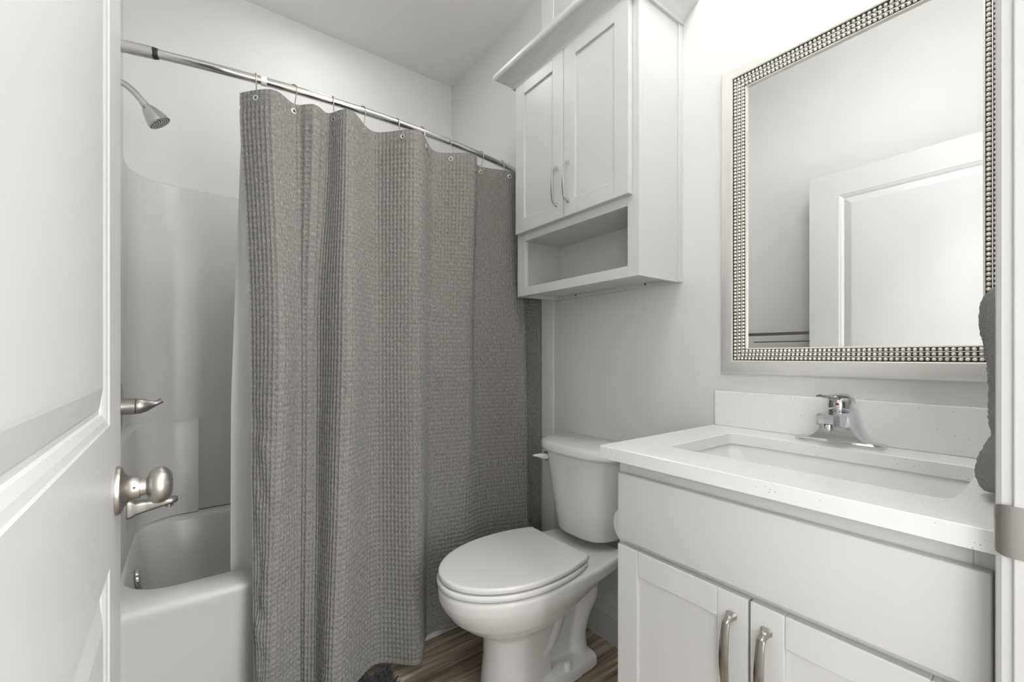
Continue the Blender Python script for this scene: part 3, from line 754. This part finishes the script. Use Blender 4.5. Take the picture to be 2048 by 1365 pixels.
# body: saddle profile across Y, lofted from front to back
def saddle(x, k, top):
    ys = [(-.064, .010), (-.052, .014), (-.042, .022), (-.034, .033), (-.0285, .050), (-.0255, .066), (-.0235, top)]
    pts = [(x, fy + a * k, fz + h) for a, h in ys] + [(x, fy - a * k, fz + h) for a, h in ys[::-1]]
    return pts
mb = MB().loft([saddle(fx - .024, 1.0, .074), saddle(fx - .010, .99, .078), saddle(fx + .012, .97, .078), saddle(fx + .023, .9, .074)])
mb.build('faucet_body', M['chrome'], fa, 30)
def spt(x, hw, z0, z1, c=.005): return [(x, fy - hw, fz + z0), (x, fy + hw, fz + z0), (x, fy + hw, fz + z1 - c), (x, fy + hw - c, fz + z1), (x, fy - hw + c, fz + z1), (x, fy - hw, fz + z1 - c)]
MB().loft([spt(fx - .012, .0245, .030, .078), spt(fx - .045, .0245, .044, .078), spt(fx - .074, .023, .053, .077), spt(fx - .084, .014, .055, .076)]).build('spout', M['chrome'], fa)
MB().lathe([(0, 0), (.0115, 0), (.0115, -.012), (.0105, -.013), (.0105, -.017), (0, -.017)], (fx - .064, fy, fz + .0525), (0, 0, 1), 24).build('aerator', M['chrome'], fa, 40)
hd = MB().lathe([(0, .076), (.0225, .076), (.0255, .081), (.0262, .090), (.0258, .099), (.023, .107), (.015, .112), (0, .1135)], (fx, fy, fz), (.10, 0, 1), 32).build('handle_dome', M['chrome'], fa, 50)
pth = spline([(fx + .031, fy - .010, fz + .090), (fx + .026, fy - .009, fz + .101), (fx + .012, fy - .004, fz + .1105), (fx - .008, fy + .004, fz + .1135), (fx - .030, fy + .012, fz + .1135), (fx - .058, fy + .022, fz + .1165)], 24)
mb = MB(); mb.tube(pth, [q[0] for q in spline([(.012,), (.0165,), (.0185,), (.0165,), (.0130,), (.0075,)], 24)], 16, sx=1., sy=.30, up0=(1, 0, 0))
mb.build('lever', M['chrome'], fa, 50)
MB().lathe([(0, 0), (.0032, 0), (.0028, .001), (0, .0012)], (fx - .0258, fy - .004, fz + .097), (-1, -.15, .1), 14).build('temperature_dot', M['red'], hd, 40, label='small red dot')

# ------------------------------------------------------------------ mirror
MY0, MY1, MZ0, MZ1 = .050, .663, 1.047, 1.9535
mi = thing('wall_mirror', 'framed mirror with beaded silver border above the vanity', 'mirror', (W, .357, 1.5))
def ring(o, x): return [(W - x, MY0 + o, MZ0 + o), (W - x, MY1 - o, MZ0 + o), (W - x, MY1 - o, MZ1 - o), (W - x, MY0 + o, MZ1 - o)]
fp = [(0, 0), (0, .012), (.002, .016), (.008, .020), (.036, .0275), (.0385, .0278), (.0395, .027), (.0405, .024)]
MB().loft([ring(o, x) for o, x in fp], False, False).build('outer_frame', M['frame'], mi, 25)
MB().loft([ring(o, x) for o, x in [(.040, .024), (.040, .020), (.0735, .0145), (.0735, .006)]], False, False).build('bead_channel', M['groove'], mi)
mb = MB()
for o in (.0515, .0625):
    x = .0225 - (o - .0405) * .165
    mb.loft([ring(o - .0011, x - .004), ring(o - .0009, x + .0005), ring(o + .0009, x + .0004), ring(o + .0011, x - .004)], False, False)
mb.loft([ring(.0720, .012), ring(.0725, .0175), ring(.0752, .0170), ring(.0765, .009), ring(.0775, .004)], False, False)
mb.build('ridges', M['frame'], mi)
# three rows of pearls running round the frame
sp_ = MB().sphere((0, 0, 0), 1, 10, 7); SV = np.array(sp_.v); SF = sp_.f
mb = MB()
for o in (.0460, .0570, .0675):
    x = .0225 - (o - .0405) * .165
    c = [(MY0 + o, MZ0 + o), (MY1 - o, MZ0 + o), (MY1 - o, MZ1 - o), (MY0 + o, MZ1 - o)]
    for a, b2 in zip(c, c[1:] + c[:1]):
        l = math.hypot(b2[0] - a[0], b2[1] - a[1]); n = round(l / .0100)
        al = (0, 1) if abs(a[1] - b2[1]) < 1e-6 else (1, 0)
        for k in range(n):
            y, z = a[0] + (b2[0] - a[0]) * k / n, a[1] + (b2[1] - a[1]) * k / n
            sc = np.array((.0042, .0040, .0040))
            mb.add((SV * sc + np.array((W - x, y, z))).tolist(), SF)
mb.build('beading', M['bead'], mi, 80)
g = [(.0735, .01035), (.076, .01035), (.094, .0101)]
vs = [p for o, x in g for p in ring(o, x)]; fs = []
for i in range(2):
    for j in range(4): fs.append((4 * i + j, 4 * i + (j + 1) % 4, 4 * i + 4 + (j + 1) % 4, 4 * i + 4 + j))
fs.append((8, 9, 10, 11))
MB().add(vs, fs).build('bevelled_glass', M['mirror'], mi)
MB().box(W - .008, W - .0005, MY0 + .03, MY1 - .03, MZ0 + .03, MZ1 - .03).build('backing_board', M['dark'], mi)

# ------------------------------------------------------------------ towel ring and hand towel on the entry wall
tx, tz = .985, 1.205
trg = thing('towel_ring', 'metal towel ring on the entry wall right of the mirror', 'towel ring', (tx, YF, tz + .02))
MB().lathe([(0, 0), (.024, 0), (.022, .008), (.009, .009), (.008, .026), (0, .027)], (tx, YF, tz + .085), (0, 1, 0), 24).build('mounting_post', M['nickel'], trg, 40)
MB().tube([(tx + .075 * math.sin(2 * PI * k / 32), YF + .022, tz + .010 + .075 * math.cos(2 * PI * k / 32)) for k in range(32)], .0042, 10, closed=True).build('ring', M['nickel'], trg, 50)
# towel: two hanging layers folded over the bottom of the ring, front layer longer
def towel_loop(z, k):
    # outline in XY; narrow at the top where it is gathered in the ring
    out = []
    hw = .062 + .020 * min(1, k * 2.5); th = .0145 + .003 * math.sin(k * 9)
    bulge = .005 * math.exp(-((k - .15) / .12) ** 2) - .007 * math.exp(-((k - .72) / .06) ** 2) + .009 * math.exp(-((k - .93) / .10) ** 2)
    for j in range(150):
        a = 2 * PI * j / 150; c, s_ = math.cos(a), math.sin(a)
        ex = math.copysign(abs(c) ** .7, c); ey = math.copysign(abs(s_) ** .75, s_)
        x = tx + hw * ex; y = YF + .0245 + (th + bulge) * ey + .004 * math.sin(x * 160) * (1 if ey > 0 else .2)
        y = max(y, YF + .0015)
        out.append((x, y, z))
    return out
KF = [(0, .35), (.015, .72), (.04, .92), (.08, 1), (.97, 1), (.99, .93), (1, .75)]
ks = [k / 110 for k in range(111)]
z1, z0 = tz + .0, KZ1 + .012
def shrink(l, f):
    cx = sum(p[0] for p in l) / len(l); cy = sum(p[1] for p in l) / len(l)
    return [(cx + (p[0] - cx) * f, cy + (p[1] - cy) * f, p[2]) for p in l]
loops = []
for k in ks:
    l = towel_loop(z1 + (z0 - z1) * k, k)
    f = float(np.interp(k, [q[0] for q in KF], [q[1] for q in KF]))
    l = shrink(l, f)
    loops.append([(p[0], max(YF + .0015, p[1] + .0018 * noise.noise((p[0] * 260, p[1] * 260, p[2] * 200)) + .0012 * noise.noise((p[0] * 420, p[1] * 420, p[2] * 330))), p[2]) for p in l])
tw = thing('hand_towel', 'grey terry hand towel hanging beside the mirror over the countertop', 'towel', (tx, YF, z0))
MB().loft(loops).build('towel_cloth', M['terry'], tw, 80)
MB().loft([shrink(towel_loop(z1 - .03 + (.13 - .21) * k, .2), .30) for k in (0, 1)]).build('inner_fold', M['terry'], tw, 80)

# ------------------------------------------------------------------ towel bar on the left wall (seen in the mirror)
tb = thing('towel_bar', 'grey metal towel bar on the left wall, seen in the mirror', 'towel bar', (XL, 1.1, 1.23))
MB().box(XL + .052, XL + .066, .80, 1.36, 1.221, 1.239, .002).build('bar', M['nickel2'], tb)
for yy in (.82, 1.34):
    MB().box(XL, XL + .056, yy - .011, yy + .011, 1.219, 1.241, .002).build('bar_post', M['nickel2'], tb)

# ------------------------------------------------------------------ vanity lamp, then added fill sources
vl = thing('vanity_light', 'three shade vanity light above the mirror', 'wall light', (W, .357, 2.55))
MB().box(W - .025, W, .357 - .25, .357 + .25, 2.52, 2.62, .006).build('back_plate', M['chrome'], vl)
for yy in (.357 - .17, .357, .357 + .17):
    a_ = MB().tube([(W - .02, yy, 2.57), (W - .165, yy, 2.57), (W - .18, yy, 2.541)], .008, 12).build('lamp_arm', M['chrome'], vl, 50)
    MB().lathe([(0, 0), (.022, 0), (.034, .02), (.046, .06), (.052, .112), (.049, .112), (.044, .075), (0, .075)], (W - .18, yy, 2.54), (0, 0, 1), 28).build('lamp_shade', M['glow'], vl, 50)
    MB().lathe([(0, .076), (.040, .076), (.038, .094), (.02, .100), (0, .101)], (W - .18, yy, 2.54), (0, 0, 1), 24).build('bulb', M['bulb'], vl, 50)
cx_, cy_ = .60, .48
cl = thing('ceiling_light', 'round opal globe light hanging from the bathroom ceiling', 'ceiling light', (cx_, cy_, CZ))  # fill source added out of view to brighten the room
MB().lathe([(0, 0), (.07, 0), (.066, -.015), (.012, -.022), (.010, -.04), (.04, -.045), (.045, -.062), (0, -.063)], (cx_, cy_, CZ), (0, 0, 1), 32).build('stem', M['nickel'], cl, 40)
MB().sphere((cx_, cy_, CZ - .165), .125, 32, 18, (1, 1, .85)).build('globe', M['dome'], cl, 60)
hl = thing('hall_light', 'round opal ceiling light in the hallway', 'ceiling light', (.8, -.75, CZ))  # added out of view to send fill through the doorway
MB().lathe([(0, 0), (.27, 0), (.27, -.02), (0, -.022)], (.8, -.75, CZ), (0, 0, 1), 36).build('base_ring', M['nickel'], hl, 40)
MB().lathe([(.25, -.022), (.24, -.04), (.19, -.06), (.1, -.073), (0, -.077)], (.8, -.75, CZ), (0, 0, 1), 36).build('dome', M['hallglow'], hl, 60)

# framed glowing pane added on the left hallway wall for side fill
wx = -1.1
wn = MB().box(wx, wx + .03, -1.46, -1.38, .55, 2.13, .003).box(wx, wx + .03, -.42, -.34, .55, 2.13, .003).box(wx, wx + .03, -1.38, -.42, 2.05, 2.13, .003).box(wx, wx + .03, -1.38, -.42, .55, .63, .003).box(wx, wx + .025, -1.38, -.42, 1.32, 1.36, .003)
wf = struct('window_1', wn, M['trim'], 'white framed window on the left hallway wall')
MB().box(wx + .002, wx + .008, -1.38, -.42, .63, 2.05).build('pane', M['daylight'], wf)
# second added pane, frontal fill from straight behind the camera
wn = MB().box(.30, .38, YHB, YHB + .03, .35, 2.43, .003).box(1.14, 1.22, YHB, YHB + .03, .35, 2.43, .003).box(.38, 1.14, YHB, YHB + .03, 2.35, 2.43, .003).box(.38, 1.14, YHB, YHB + .03, .35, .43, .003)
wf = struct('window_2', wn, M['trim'], 'white framed hallway window behind the camera')
MB().box(.38, 1.14, YHB + .002, YHB + .008, .43, 2.35).build('pane', M['daylight_back'], wf)
rl = thing('recessed_light', 'round recessed ceiling lamp above the bathtub', 'ceiling light', (.5, 1.93, CZ))  # added out of view to brighten the alcove and liner
MB().lathe([(.055, 0), (.075, 0), (.073, -.006), (.055, -.008)], (.5, 1.93, CZ), (0, 0, 1), 32, cap=False).build('trim_ring', M['whiteplastic'], rl, 40)
MB().lathe([(0, -.001), (.055, -.001), (.055, -.004), (0, -.004)], (.5, 1.93, CZ), (0, 0, 1), 32).build('lens', M['canlens'], rl, 40)
